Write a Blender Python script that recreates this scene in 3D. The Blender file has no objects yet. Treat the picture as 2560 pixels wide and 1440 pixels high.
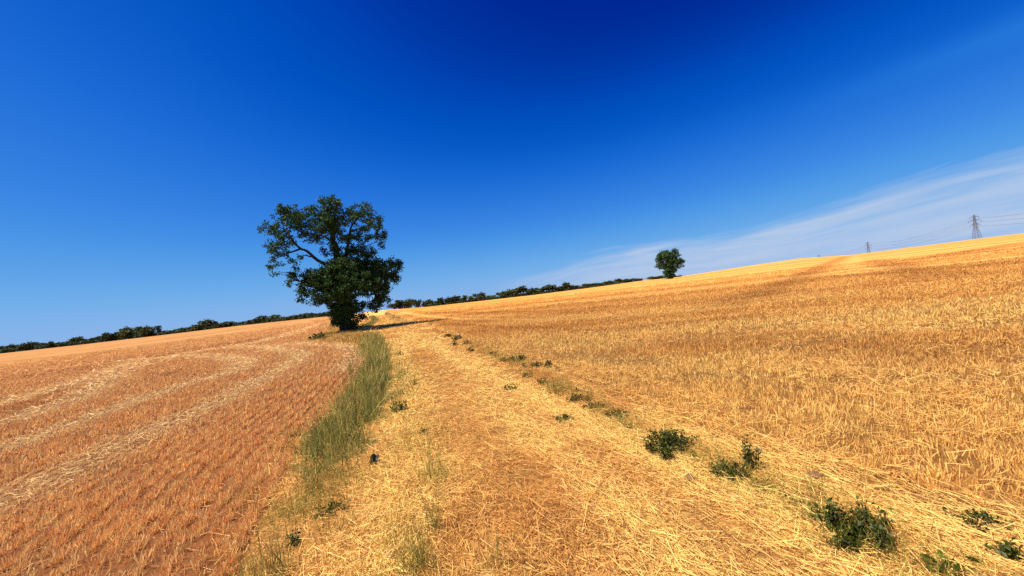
import bpy, math, random
import numpy as np
from mathutils import Matrix, Vector

rng = np.random.default_rng(7)
random.seed(7)
scene = bpy.context.scene
col = scene.collection
PI = math.pi

# ------------------------------------------------------------------ camera geometry
F, H = 924.0, 1.9                      # focal length in photo pixels, eye height in metres
ROLL, PITCH = math.atan(0.117), math.atan(14.9 / 924)
cR, sR, cP, sP = math.cos(ROLL), math.sin(ROLL), math.cos(PITCH), math.sin(PITCH)

def ray(px, py):
    u, v = (px - 1280.0) / F, -(py - 720.0) / F
    ur, vr = u * cR + v * sR, -u * sR + v * cR
    d = np.array([ur, cP - vr * sP, sP + vr * cP])
    return d / math.hypot(d[0], d[1])          # unit horizontal length

# ------------------------------------------------------------------ terrain
SKY = [(-400, 931), (0, 884), (200, 862), (400, 838.5), (600, 814), (800, 793), (900, 783), (950, 776), (1060, 768), (1200, 753),
       (1340, 737), (1480, 719), (1600, 702.5), (1700, 692), (1850, 668), (2000, 646), (2132, 637), (2250, 622), (2443, 597),
       (2560, 583), (2900, 545)]
_d = [ray(*p) for p in SKY]
AZT = np.array([math.atan2(d[0], d[1]) for d in _d])
ELT = np.array([d[2] for d in _d])
DCT = np.interp([p[0] for p in SKY], [-400, 0, 600, 820, 980, 1150, 1600, 1700, 2000, 2300, 2900], [330, 330, 220, 105, 110, 190, 250, 270, 500, 800, 800])

def vnoise(x, y, s=0):
    x = np.asarray(x, float); y = np.asarray(y, float)
    xi, yi = np.floor(x), np.floor(y)
    fx, fy = x - xi, y - yi
    fx, fy = fx * fx * (3 - 2 * fx), fy * fy * (3 - 2 * fy)
    def h(a, b):
        n = np.sin(a * 127.1 + b * 311.7 + s * 74.7) * 43758.5453
        return n - np.floor(n)
    return (h(xi, yi) * (1 - fx) + h(xi + 1, yi) * fx) * (1 - fy) + (h(xi, yi + 1) * (1 - fx) + h(xi + 1, yi + 1) * fx) * fy

def fbm(x, y, s=0):
    return (vnoise(x, y, s) + 0.5 * vnoise(x * 2.1, y * 2.1, s + 1) + 0.25 * vnoise(x * 4.3, y * 4.3, s + 2)) / 1.75

TREE = np.array([-17.84, 39.3])

def zf(x, y):
    x = np.asarray(x, float); y = np.asarray(y, float)
    r = np.hypot(x, y) + 1e-6
    az = np.arctan2(x, y)
    dc = np.interp(az, AZT, DCT)
    zc = H + np.interp(az, AZT, ELT) * dc
    t = np.clip((r - 32) / (dc - 32), 0, None)
    d = np.clip(r - dc, 0, None)
    z = zc * np.minimum(t, 1) ** 1.3
    z = z - 34 * (1 - np.exp(-(d / 681) ** 2)) - 0.012 * np.clip(d - 1200, 0, None)
    near = np.exp(-(r / 25) ** 2)
    z = z + (fbm(x * 1.3, y * 1.3, 3) - 0.5) * 0.07 * near + (fbm(x * 5, y * 5, 9) - 0.5) * 0.035 * np.exp(-(r / 9) ** 2)
    z = z + 0.35 * np.exp(-(((x - TREE[0]) / 2.2) ** 2 + ((y - TREE[1]) / 2.0) ** 2))
    return z

def hit(px, py):
    d = ray(px, py)
    rs = np.geomspace(1.2, 1500, 4000)
    z = zf(d[0] * rs, d[1] * rs)
    below = np.nonzero(H + d[2] * rs <= z)[0]
    if len(below) == 0:
        k = int(np.argmin(np.abs(H + d[2] * rs - z)[rs < 900])); 
    else:
        k = below[0]
    r = rs[k]
    return np.array([d[0] * r, d[1] * r, z[k]])

def line(pts):
    return np.array([hit(*p)[:2] for p in pts])

def seg_dist(P, L):
    """distance of points to polyline L, and the unit vector pointing from the line to the point"""
    best = np.full(len(P), 1e9); vec = np.zeros((len(P), 2))
    for a, b in zip(L[:-1], L[1:]):
        ab = b - a
        t = np.clip(((P - a) @ ab) / max(ab @ ab, 1e-9), 0, 1)
        v = P - (a + t[:, None] * ab)
        d = np.hypot(v[:, 0], v[:, 1])
        m = d < best
        best[m] = d[m]; vec[m] = v[m]
    return best, vec / np.maximum(best, 1e-6)[:, None]

def inpoly(P, poly):
    x, y = P[:, 0], P[:, 1]
    ins = np.zeros(len(P), bool)
    n = len(poly)
    for i in range(n):
        x1, y1 = poly[i]; x2, y2 = poly[(i + 1) % n]
        c = ((y1 > y) != (y2 > y)) & (x < (x2 - x1) * (y - y1) / (y2 - y1 + 1e-12) + x1)
        ins ^= c
    return ins

# ------------------------------------------------------------------ zones, traced on the ground
L_EDGE = line([(560, 1470), (600, 1440), (640, 1320), (700, 1220), (740, 1130), (780, 1080), (840, 1010), (880, 960), (912, 905), (905, 880), (880, 860),
               (820, 854), (760, 851), (815, 830), (833, 808), (846, 796), (900, 786)])
L_NEAR = L_EDGE[:12]
V_EDGE = line([(760, 1440), (800, 1360), (840, 1300), (890, 1230), (935, 1160), (945, 1100), (960, 1030), (985, 960), (985, 900), (965, 850), (935, 836)])
R_EDGE = line([(2640, 1360), (2560, 1330), (2400, 1280), (2200, 1235), (2050, 1175), (1870, 1120), (1700, 1062), (1620, 1030), (1480, 960), (1300, 890), (1150, 840),
               (1060, 808), (1000, 788), (965, 778)])
far = 6000
LEFT_POLY = np.vstack([[[-3.2, -8]], L_EDGE, [[-far * .3, far]], [[-far, far]], [[-far, -8]]])
RIGHT_POLY = np.vstack([[[6, -8]], R_EDGE, [[-far * .3 + 1, far]], [[far, far]], [[far, -8]]])
VERGE_POLY = np.vstack([L_NEAR[2:10], line([(905, 850), (935, 836)]), V_EDGE[::-1][1:-2]])
PATCH_POLY = line([(760, 851), (820, 857), (880, 862), (905, 868), (965, 850), (935, 834), (905, 832), (870, 800), (846, 798), (833, 808), (815, 830)])
BACK_VERGE = line([(895, 822), (930, 815), (948, 800), (934, 790), (922, 792), (928, 803)])
BACK_VERGE2 = line([(960, 786), (985, 806), (1020, 806), (985, 788), (968, 780)])
RUT_A = line([(940, 1440), (985, 1250), (1010, 1120), (1030, 1000), (1010, 900), (985, 850)])
RUT_B = line([(2350, 1520), (2200, 1440), (1900, 1260), (1600, 1120), (1400, 1020), (1200, 925), (1050, 850), (1005, 832)])
RUT_C = line([(1750, 1440), (1500, 1240), (1330, 1090), (1200, 990)])
HUMP = line([(1400, 1440), (1290, 1200), (1190, 1040), (1110, 940), (1050, 880)])
WEEDLINE = line([(2300, 1420), (2150, 1350), (2040, 1280), (1850, 1190), (1700, 1130), (1540, 1045), (1440, 1000), (1340, 935), (1240, 890), (1150, 850), (1080, 825)])
PALE = line([(2640, 1420), (2500, 1370), (2250, 1290), (2000, 1195), (1800, 1120), (1640, 1055)])

L_LIGHT = [(line([(0, 1010), (190, 958), (330, 910), (480, 882), (640, 857), (720, 838), (790, 812)]), 0.80),
           (line([(0, 1062), (200, 995), (310, 925), (450, 892)]), 0.58),
           (line([(290, 905), (480, 890), (560, 893), (615, 902), (590, 930), (420, 975), (150, 1075), (0, 1130)]), 0.51),
           (line([(560, 870), (660, 868), (740, 882), (758, 895), (700, 925), (560, 1000), (330, 1100), (0, 1260)]), 0.51),
           (line([(650, 880), (720, 860), (860, 866), (890, 880), (860, 930)]), 0.43)]
L_DARK = [(line([(0, 950), (150, 930), (320, 902), (480, 876), (620, 852)]), 2.2),
          (line([(0, 1035), (130, 985), (215, 950), (350, 912), (480, 886)]), .3),
          (line([(0, 1050), (140, 1000), (260, 955)]), .3), (line([(0, 905), (300, 875), (560, 838)]), 1.2),
          (line([(380, 950), (445, 930)]), .3), (line([(500, 890), (570, 873)]), .2)]
R_LIGHT = [(line([(1004, 780), (1160, 798), (1400, 800), (1700, 780), (2100, 740)]), .5), (line([(1300, 880), (1420, 885), (1600, 905)]), .5),
           (line([(2118, 700), (2122, 690), (2128, 660), (2134, 640)]), -.55, .35), (line([(2150, 690), (2146, 665), (2142, 640)]), -.55, .35), (line([(1250, 868), (1700, 852), (2150, 790), (2560, 735)]), .35, .8), (line([(1150, 790), (1600, 790), (2100, 715)]), .4, .8), (line([(1500, 960), (1800, 940), (2200, 960), (2560, 940)]), .2, .6),
           (line([(1330, 760), (1500, 752), (1700, 733)]), .5), (line([(1950, 700), (2150, 672), (2300, 668), (2560, 640)]), 1.0), (line([(1900, 880), (2200, 830), (2560, 800)]), .3)]
R_DARK = [(line([(1990, 700), (2100, 690), (2300, 680), (2560, 655)]), 2.0), (line([(1700, 860), (2000, 850), (2300, 880), (2560, 870)]), 1.3), (line([(2240, 655), (2560, 620)]), 3.0),
          (line([(2300, 648), (2560, 606)]), 3.0), (line([(1830, 760), (1960, 710), (2110, 642)]), 1.5), (line([(2180, 650), (2250, 668), (2330, 690)]), 1.5),
          (line([(1060, 782), (1350, 780), (1650, 760)]), .4), (line([(1340, 772), (1440, 752)]), .3), (line([(1100, 812), (1500, 830), (1900, 790)]), .35)]

def band(P, items):
    out = np.zeros(len(P))
    for L, w, *g in items:
        d, _ = seg_dist(P, L)
        rr = np.hypot(P[:, 0], P[:, 1])
        out = np.maximum(out, (g[0] if g else 1.0) * np.exp(-(d / (w + 0.004 * rr if w > 0 else -w)) ** 2))
    return out

# ------------------------------------------------------------------ helpers
def tag(o, label=None, cat=None, group=None, kind=None):
    if label: o['label'] = label
    if cat: o['category'] = cat
    if group: o['group'] = group
    if kind: o['kind'] = kind
    return o

def empty(name, loc, rz=0.0):
    o = bpy.data.objects.new(name, None)
    o.location = loc; o.rotation_euler = (0, 0, rz); o.empty_display_size = .2
    col.objects.link(o)
    return o

def mesh_obj(name, V, Fa, mat, parent=None, color=None, smooth=False, sizes=None):
    """V (n,3); Fa (m,k) faces of k corners"""
    me = bpy.data.meshes.new(name)
    V = np.asarray(V, np.float32); Fa = np.asarray(Fa, np.int32)
    m, k = Fa.shape
    me.vertices.add(len(V)); me.vertices.foreach_set('co', V.ravel())
    me.loops.add(m * k); me.loops.foreach_set('vertex_index', Fa.ravel())
    me.polygons.add(m)
    me.polygons.foreach_set('loop_start', np.arange(m, dtype=np.int32) * k)
    try: me.polygons.foreach_set('loop_total', np.full(m, k, np.int32))
    except Exception: pass
    if smooth: me.polygons.foreach_set('use_smooth', np.ones(m, bool))
    if color is not None:
        at = me.attributes.new('tint', 'FLOAT_COLOR', 'POINT')
        c = np.ones((len(V), 4), np.float32); c[:, :3] = color
        at.data.foreach_set('color', c.ravel())
    me.update(calc_edges=True); me.validate()
    me.materials.append(mat)
    o = bpy.data.objects.new(name, me); col.objects.link(o)
    if parent is not None: o.parent = parent
    return o

def unit(v):
    return v / np.maximum(np.linalg.norm(v, axis=-1, keepdims=True), 1e-9)

def rand_dirs(n):
    return unit(rng.normal(size=(n, 3)))

class Blades:
    """collects ribbons (straws, stalks, grass blades) for ONE mesh"""
    def __init__(s): s.V = []; s.F = []; s.C = []; s.n = 0
    def add(s, P, D, L, W, C, bend=None, segs=1, tip=1.0):
        n = len(P)
        if n == 0: return
        L = np.broadcast_to(np.asarray(L, float), (n,)); W = np.broadcast_to(np.asarray(W, float), (n,))
        side = unit(np.cross(D, rand_dirs(n)))
        rows = []
        for i in range(segs + 1):
            t = i / segs
            c = P + D * (L * t)[:, None]
            if bend is not None: c = c + bend * (L * t * t)[:, None]
            w = W * (1 - (1 - tip) * t)
            rows.append(c - side * (w / 2)[:, None]); rows.append(c + side * (w / 2)[:, None])
        V = np.stack(rows, 1)                       # n, 2(segs+1), 3
        k = 2 * (segs + 1)
        base = s.n + np.arange(n)[:, None] * k
        for i in range(segs):
            s.F.append(np.concatenate([base + 2 * i, base + 2 * i + 1, base + 2 * i + 3, base + 2 * i + 2], 1))
        s.V.append(V.reshape(-1, 3)); s.C.append(np.repeat(C, k, 0)); s.n += n * k
    def build(s, name, mat, parent=None):
        return mesh_obj(name, np.concatenate(s.V), np.concatenate(s.F), mat, parent, np.concatenate(s.C))

class Tubes:
    def __init__(s): s.V = []; s.F = []; s.n = 0
    def add(s, pts, radii, sides=6):
        pts = np.asarray(pts, float); n = len(pts)
        radii = np.broadcast_to(np.asarray(radii, float), (n,))
        tan = unit(np.gradient(pts, axis=0))
        ref = np.array([0.31, 0.87, 0.2])
        a = unit(np.cross(tan, ref)); b = np.cross(tan, a)
        ang = np.arange(sides) * 2 * PI / sides
        ring = pts[:, None] + radii[:, None, None] * (a[:, None] * np.cos(ang)[None, :, None] + b[:, None] * np.sin(ang)[None, :, None])
        s.V.append(ring.reshape(-1, 3))
        f = []
        for i in range(n - 1):
            for j in range(sides):
                p, q = i * sides + j, i * sides + (j + 1) % sides
                f.append((s.n + p, s.n + q, s.n + q + sides, s.n + p + sides))
        s.F.append(np.array(f)); s.n += n * sides
    def bar(s, a, b, r): s.add([a, b], r, 4)
    def build(s, name, mat, parent=None, smooth=True):
        return mesh_obj(name, np.concatenate(s.V), np.concatenate(s.F), mat, parent, None, smooth)

def smooth_path(pts, n=5):
    pts = np.asarray(pts, float)
    P = np.vstack([2 * pts[0] - pts[1], pts, 2 * pts[-1] - pts[-2]])
    out = []
    for i in range(1, len(P) - 2):
        for t in np.linspace(0, 1, n, endpoint=False):
            a, b, c, d = P[i - 1:i + 3]
            out.append(.5 * ((2 * b) + (-a + c) * t + (2 * a - 5 * b + 4 * c - d) * t * t + (-a + 3 * b - 3 * c + d) * t ** 3))
    out.append(pts[-1])
    return np.array(out)

# ------------------------------------------------------------------ materials
def new_mat(name):
    m = bpy.data.materials.new(name); m.use_nodes = True
    nt = m.node_tree; nt.nodes.clear()
    out = nt.nodes.new('ShaderNodeOutputMaterial')
    return m, nt, out

def blade_mat(name, transl=0.25, rough=0.7, spec=0.15, noise=0.25, obvar=0.0):
    m, nt, out = new_mat(name)
    N = nt.nodes.new; Lk = nt.links.new
    at = N('ShaderNodeAttribute'); at.attribute_name = 'tint'
    no = N('ShaderNodeTexNoise'); no.inputs['Scale'].default_value = 9; no.inputs['Detail'].default_value = 3
    tc = N('ShaderNodeTexCoord'); Lk(tc.outputs['Object'], no.inputs['Vector'])
    mr = N('ShaderNodeMapRange'); mr.inputs['To Min'].default_value = 1 - noise; mr.inputs['To Max'].default_value = 1 + noise
    Lk(no.outputs['Fac'], mr.inputs['Value'])
    mx = N('ShaderNodeVectorMath'); mx.operation = 'SCALE'
    oi = N('ShaderNodeObjectInfo'); m2 = N('ShaderNodeMapRange'); m2.inputs['To Min'].default_value = 1 - obvar; m2.inputs['To Max'].default_value = 1 + obvar; Lk(oi.outputs['Random'], m2.inputs['Value'])
    mk = N('ShaderNodeMath'); mk.operation = 'MULTIPLY'; Lk(mr.outputs[0], mk.inputs[0]); Lk(m2.outputs[0], mk.inputs[1])
    Lk(at.outputs['Color'], mx.inputs[0]); Lk(mk.outputs[0], mx.inputs['Scale'])
    p = N('ShaderNodeBsdfPrincipled'); p.inputs['Roughness'].default_value = rough
    p.inputs['Specular IOR Level'].default_value = spec
    Lk(mx.outputs[0], p.inputs['Base Color'])
    tr = N('ShaderNodeBsdfTranslucent'); Lk(mx.outputs[0], tr.inputs['Color'])
    ms = N('ShaderNodeMixShader'); ms.inputs[0].default_value = transl
    Lk(p.outputs[0], ms.inputs[1]); Lk(tr.outputs[0], ms.inputs[2]); Lk(ms.outputs[0], out.inputs[0])
    return m

def solid_mat(name, c1, c2, scale, rough=0.85, metallic=0.0, bump=0.3, stretch=(1, 1, 1)):
    m, nt, out = new_mat(name)
    N = nt.nodes.new; Lk = nt.links.new
    tc = N('ShaderNodeTexCoord'); mp = N('ShaderNodeMapping'); mp.inputs['Scale'].default_value = stretch
    Lk(tc.outputs['Object'], mp.inputs[0])
    no = N('ShaderNodeTexNoise'); no.inputs['Scale'].default_value = scale; no.inputs['Detail'].default_value = 6
    Lk(mp.outputs[0], no.inputs['Vector'])
    cr = N('ShaderNodeValToRGB'); cr.color_ramp.elements[0].color = (*c1, 1); cr.color_ramp.elements[1].color = (*c2, 1)
    cr.color_ramp.elements[0].position = .3; cr.color_ramp.elements[1].position = .7
    Lk(no.outputs['Fac'], cr.inputs[0])
    p = N('ShaderNodeBsdfPrincipled'); p.inputs['Roughness'].default_value = rough; p.inputs['Metallic'].default_value = metallic
    p.inputs['Specular IOR Level'].default_value = 0.2
    Lk(cr.outputs[0], p.inputs['Base Color'])
    bp = N('ShaderNodeBump'); bp.inputs['Strength'].default_value = bump; Lk(no.outputs['Fac'], bp.inputs['Height']); Lk(bp.outputs[0], p.inputs['Normal'])
    Lk(p.outputs[0], out.inputs[0])
    return m

M_STRAW = blade_mat('dry_straw', .28, .55, .25, .12)
M_GRASS = blade_mat('grass_blade', .3, .6, .2, .2)
M_LEAF = blade_mat('tree_leaf', .2, .6, .2, .25)
M_HEDGE = blade_mat('hedge_leaf', .2, .6, .2, .2, .45)
M_WEED = blade_mat('weed_leaf', .2, .5, .25, .2)
M_BARK = solid_mat('bark', (.014, .011, .008), (.05, .042, .034), 3, .95, 0, .6, (1, 1, .25))
M_STEM = solid_mat('green_stem', (.05, .07, .02), (.10, .11, .04), 20)
M_STEEL = solid_mat('galvanised_steel', (.10, .10, .13), (.16, .16, .2), .3, .6, .2, 0)
M_CABLE = solid_mat('aluminium_cable', (.10, .10, .12), (.15, .15, .18), .3, .6, .2, 0)
M_GLASS = solid_mat('insulator_glass', (.06, .07, .08), (.10, .11, .12), 1, .3, 0, 0)
M_BLACK = solid_mat('black_plastic', (.004, .004, .005), (.012, .012, .014), 12, .45, 0, .4)
M_CLOD = solid_mat('dry_earth', (.13, .06, .035), (.26, .13, .07), 25, .95, 0, .8)

# ------------------------------------------------------------------ colours (albedo)
PALE_C = np.array([.93, .585, .17]); GOLD_C = np.array([.76, .37, .085]); ORNG_C = np.array([.56, .245, .055])
BROWN_C = np.array([.27, .12, .04]); PINK_C = np.array([.70, .345, .115]); PINKD_C = np.array([.44, .19, .055])

def mixc(a, b, t):
    t = np.asarray(t)[:, None]
    return a * (1 - t) + b * t

def jitter(C, s=.12):
    return np.clip(C * (1 + rng.normal(0, s, (len(C), 1))) * (1 + rng.normal(0, .04, (len(C), 3))), .004, .92)

# ------------------------------------------------------------------ ground sheet
def build_ground():
    az = np.concatenate([np.radians(np.linspace(-180, -78, 40, endpoint=False)), np.radians(np.linspace(-78, 78, 560)), np.radians(np.linspace(78, 180, 41)[1:-1])])
    rr = np.concatenate([[0.02], np.geomspace(.8, 60, 420), np.geomspace(60, 1000, 190)[1:], np.geomspace(1000, 9000, 40)[1:]])
    A, R = np.meshgrid(az, rr)
    X, Y = R * np.sin(A), R * np.cos(A)
    Z = zf(X, Y)
    P = np.stack([X.ravel(), Y.ravel()], 1); r = R.ravel()
    ins_l, ins_r = inpoly(P, LEFT_POLY), inpoly(P, RIGHT_POLY)
    verge = inpoly(P, VERGE_POLY); patch = inpoly(P, PATCH_POLY) | inpoly(P, BACK_VERGE2); bver = inpoly(P, BACK_VERGE)
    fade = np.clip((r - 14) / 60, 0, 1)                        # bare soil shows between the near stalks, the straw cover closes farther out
    n1 = fbm(P[:, 0] * .35, P[:, 1] * .35, 21)
    left = mixc(PINKD_C, PINK_C, np.clip(.30 + n1 * .7, 0, 1)); right = mixc(GOLD_C, PALE_C, np.clip(n1 * .7 - .15, 0, 1))
    ll, ld, rl, rd = band(P, L_LIGHT), band(P, L_DARK), band(P, R_LIGHT), band(P, R_DARK)
    u = P[:, 1] * .94 + P[:, 0] * .34; v = P[:, 0] * .94 - P[:, 1] * .34
    strp = (vnoise(u * .22, v * .012, 5) + .6 * vnoise(u * .6, v * .02, 6)) / 1.6
    right = mixc(right, np.tile(ORNG_C * .9, (len(P), 1)), np.clip((strp - .48) * 3, 0, 1) * .9)
    right = mixc(right, np.tile(PALE_C, (len(P), 1)), np.clip((.47 - strp) * 4.0, 0, 1) * .8)
    u2 = P[:, 1] * .75 - P[:, 0] * .66; v2 = P[:, 0] * .75 + P[:, 1] * .66
    strl = (vnoise(u2 * .25, v2 * .012, 15) + .6 * vnoise(u2 * .8, v2 * .03, 16)) / 1.6
    left = mixc(left, np.tile(PINKD_C * .85, (len(P), 1)), np.clip((strl - .5) * 2.5, 0, 1) * .7 * np.clip((r - 22) / 20, 0, 1))
    left = mixc(left, np.tile([.84, .52, .22], (len(P), 1)), ll * .55); left = mixc(left, np.tile(ORNG_C * .72, (len(P), 1)), ld * .8)
    right = mixc(right, np.tile(PALE_C, (len(P), 1)), rl * .7); right = mixc(right, np.tile(ORNG_C * .72, (len(P), 1)), rd * .7)
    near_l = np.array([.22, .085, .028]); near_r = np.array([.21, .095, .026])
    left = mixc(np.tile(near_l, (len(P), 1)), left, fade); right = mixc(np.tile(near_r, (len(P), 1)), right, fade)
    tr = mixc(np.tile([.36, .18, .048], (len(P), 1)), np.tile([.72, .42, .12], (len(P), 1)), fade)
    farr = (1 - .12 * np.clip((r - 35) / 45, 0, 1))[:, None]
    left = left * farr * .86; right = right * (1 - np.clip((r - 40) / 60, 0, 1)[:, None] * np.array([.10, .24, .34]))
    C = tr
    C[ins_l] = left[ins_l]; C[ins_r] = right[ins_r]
    g = np.array([.30, .18, .05])
    rag = .62 * np.stack([fbm(P[:, 0] * 1.5, P[:, 1] * 1.5, 201) - .5, fbm(P[:, 0] * 1.5, P[:, 1] * 1.5, 202) - .5], 1) * 2
    verge = inpoly(P + rag, VERGE_POLY) & (r > 5.4 + 2.0 * (fbm(P[:, 0] * 2, P[:, 1] * 2, 203) - .5))
    C[verge] = np.array([.15, .105, .028]); C[bver] = np.array([.22, .22, .06]); C[patch] = np.array([.36, .20, .06])
    C = C * (0.85 + .3 * fbm(P[:, 0] * 2.5, P[:, 1] * 2.5, 33))[:, None]
    ni, nj = A.shape
    idx = np.arange(ni * nj).reshape(ni, nj)
    nx = np.roll(idx, -1, 1)
    Fq = np.stack([idx[:-1], idx[1:], nx[1:], nx[:-1]], -1).reshape(-1, 4)[:, ::-1]
    m, nt, out = new_mat('field_soil_and_straw')
    N = nt.nodes.new; Lk = nt.links.new
    at = N('ShaderNodeAttribute'); at.attribute_name = 'tint'
    tc = N('ShaderNodeTexCoord')
    def noise(scale, det, vec=None):
        n = N('ShaderNodeTexNoise'); n.inputs['Scale'].default_value = scale; n.inputs['Detail'].default_value = det; n.inputs['Roughness'].default_value = .65
        Lk(vec or tc.outputs['Object'], n.inputs['Vector']); return n
    n1 = noise(2.2, 8); n2 = noise(14, 6)
    mp = N('ShaderNodeMapping'); mp.inputs['Rotation'].default_value = (0, 0, .35); mp.inputs['Scale'].default_value = (.25, 1, 1); Lk(tc.outputs['Object'], mp.inputs[0])
    n3 = noise(.55, 8, mp.outputs[0])
    def rng_node(src, a, b):
        mr = N('ShaderNodeMapRange'); mr.inputs['From Min'].default_value = .3; mr.inputs['From Max'].default_value = .7
        mr.inputs['To Min'].default_value = a; mr.inputs['To Max'].default_value = b; Lk(src, mr.inputs['Value']); return mr.outputs[0]
    def mul(a, b):
        mm = N('ShaderNodeMath'); mm.operation = 'MULTIPLY'; Lk(a, mm.inputs[0]); Lk(b, mm.inputs[1]); return mm.outputs[0]
    k = mul(mul(rng_node(n1.outputs['Fac'], .72, 1.28), rng_node(n2.outputs['Fac'], .75, 1.25)), rng_node(n3.outputs['Fac'], .82, 1.18))
    sc_ = N('ShaderNodeVectorMath'); sc_.operation = 'SCALE'; Lk(at.outputs['Color'], sc_.inputs[0]); Lk(k, sc_.inputs['Scale'])
    p = N('ShaderNodeBsdfPrincipled'); p.inputs['Roughness'].default_value = .95; p.inputs['Specular IOR Level'].default_value = .05
    Lk(sc_.outputs[0], p.inputs['Base Color'])
    bp = N('ShaderNodeBump'); bp.inputs['Strength'].default_value = .5; bp.inputs['Distance'].default_value = .06
    Lk(n2.outputs['Fac'], bp.inputs['Height']); Lk(bp.outputs[0], p.inputs['Normal'])
    Lk(p.outputs[0], out.inputs[0])
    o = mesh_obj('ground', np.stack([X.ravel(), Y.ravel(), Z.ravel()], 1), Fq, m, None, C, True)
    tag(o, kind='structure')
build_ground()

# ------------------------------------------------------------------ scatter
AZ0, AZ1 = math.radians(-66), math.radians(66)
def sample(n, r0, r1, rflat, power):
    """points whose density falls with distance: flat to rflat, then r**-power"""
    rs = np.geomspace(r0, r1, 3000)
    pdf = rs * np.where(rs < rflat, 1.0, (rs / rflat) ** -power)
    cdf = np.concatenate([[0], np.cumsum((pdf[1:] + pdf[:-1]) / 2 * np.diff(rs))]); cdf /= cdf[-1]
    r = np.interp(rng.random(n), cdf, rs); a = rng.uniform(AZ0, AZ1, n)
    return np.stack([r * np.sin(a), r * np.cos(a)], 1), r

def to3(P, dz=0.0):
    return np.stack([P[:, 0], P[:, 1], zf(P[:, 0], P[:, 1]) + dz], 1)

def lean(n, s):
    d = np.stack([rng.normal(0, s, n), rng.normal(0, s, n), np.ones(n)], 1)
    return unit(d)

def flat_dirs(n, tilt=.15, axis=None, spread=PI):
    a = rng.uniform(-PI, PI, n) if axis is None else axis + rng.normal(0, spread, n)
    return unit(np.stack([np.cos(a), np.sin(a), np.abs(rng.normal(0, tilt, n))], 1))

# --- stubble of the left field: drilled rows that follow the headland
def clump(P, r, rad):
    """each sampled point becomes a tuft of stalks"""
    n = rng.integers(5, 10, len(P)); i = np.repeat(np.arange(len(P)), n)
    return P[i] + rng.normal(0, 1, (len(i), 2)) * (rad * np.maximum(1, r / 9))[i][:, None], r[i], i

def left_stubble():
    B = Blades()
    P, r = sample(250000, 2.2, 110, 6.5, 1.55)
    m = inpoly(P, LEFT_POLY); P, r = P[m], r[m]
    d, n = seg_dist(P, L_EDGE)
    pitch = .22
    near = r < 34
    dq = (np.floor(d / pitch) + .5) * pitch + rng.normal(0, 1, len(d)) * np.interp(r, [5, 10, 14], [.042, .027, .016]) + (vnoise(P[:, 0] * .8, P[:, 1] * .8, 44) - .5) * .06
    P = np.where(near[:, None], P + n * (dq - d)[:, None], P)
    gap = fbm(P[:, 0] * 1.6, P[:, 1] * 1.6, 51)
    keep = rng.random(len(P)) < np.clip(-.1 + gap * 1.85, 0, 1) * np.clip(1.12 - r / 92, 0, 1)
    P, r, gap = P[keep], r[keep], gap[keep]
    tc_ = rng.random(len(P)); hc = rng.uniform(.7, 1.2, len(P)); ld, ll = band(P, L_DARK), band(P, L_LIGHT)
    P, r, i = clump(P, r, .016)
    k = len(P); ld, ll = ld[i], ll[i]
    s = np.maximum(1, r / 9)
    h = rng.uniform(.055, .115, k) * hc[i] * (1 - .55 * ll) * (1 - .5 * ld) * np.minimum(s, 1.3)
    w = rng.uniform(.0045, .008, k) * np.maximum(1, r / 5.5) ** .92
    C = mixc(np.array([.80, .34, .10]), np.array([1.0, .60, .21]), np.clip(tc_[i] * .75 + rng.random(k) * .5, 0, 1))
    C = mixc(C, np.tile([1.0, .66, .28], (k, 1)), np.clip(ll * .9 + (rng.random(k) < .12) * .6, 0, .9)); C = mixc(C, np.tile(ORNG_C * .9, (k, 1)), ld * .7)
    B.add(to3(P, -.01), lean(k, .3), h, w, jitter(C), None, 1, .8)
    # loose chopped straw between rows and along the light swaths
    P, r = sample(190000, 2.2, 60, 6, 1.5)
    m = inpoly(P, LEFT_POLY); P, r = P[m], r[m]
    ll = band(P, L_LIGHT)
    keep = rng.random(len(P)) < np.clip(.2 + ll * 1.3, 0, 1); P, r, ll = P[keep], r[keep], ll[keep]; k = len(P)
    C = mixc(PINK_C * 1.1, np.array([.95, .63, .26]), np.clip(rng.random(k) * .6 + ll * .6, 0, 1))
    B.add(to3(P, .012 + .05 * ll * rng.random(k)), flat_dirs(k, .3), rng.uniform(.05, .17, k) * np.maximum(1, r / 14), rng.uniform(.003, .006, k) * np.maximum(1, r / 6), jitter(C), None, 1)
    o = B.build('stubble', M_STRAW); tag(o, 'pinkish short stubble in curved drilled rows left of the track', 'stubble', kind='stuff')
left_stubble()

def right_streaks(P):
    u = P[:, 1] * .94 + P[:, 0] * .34; v = P[:, 0] * .94 - P[:, 1] * .34
    return (vnoise(u * .22, v * .012, 5) + .6 * vnoise(u * .6, v * .02, 6)) / 1.6

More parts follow.
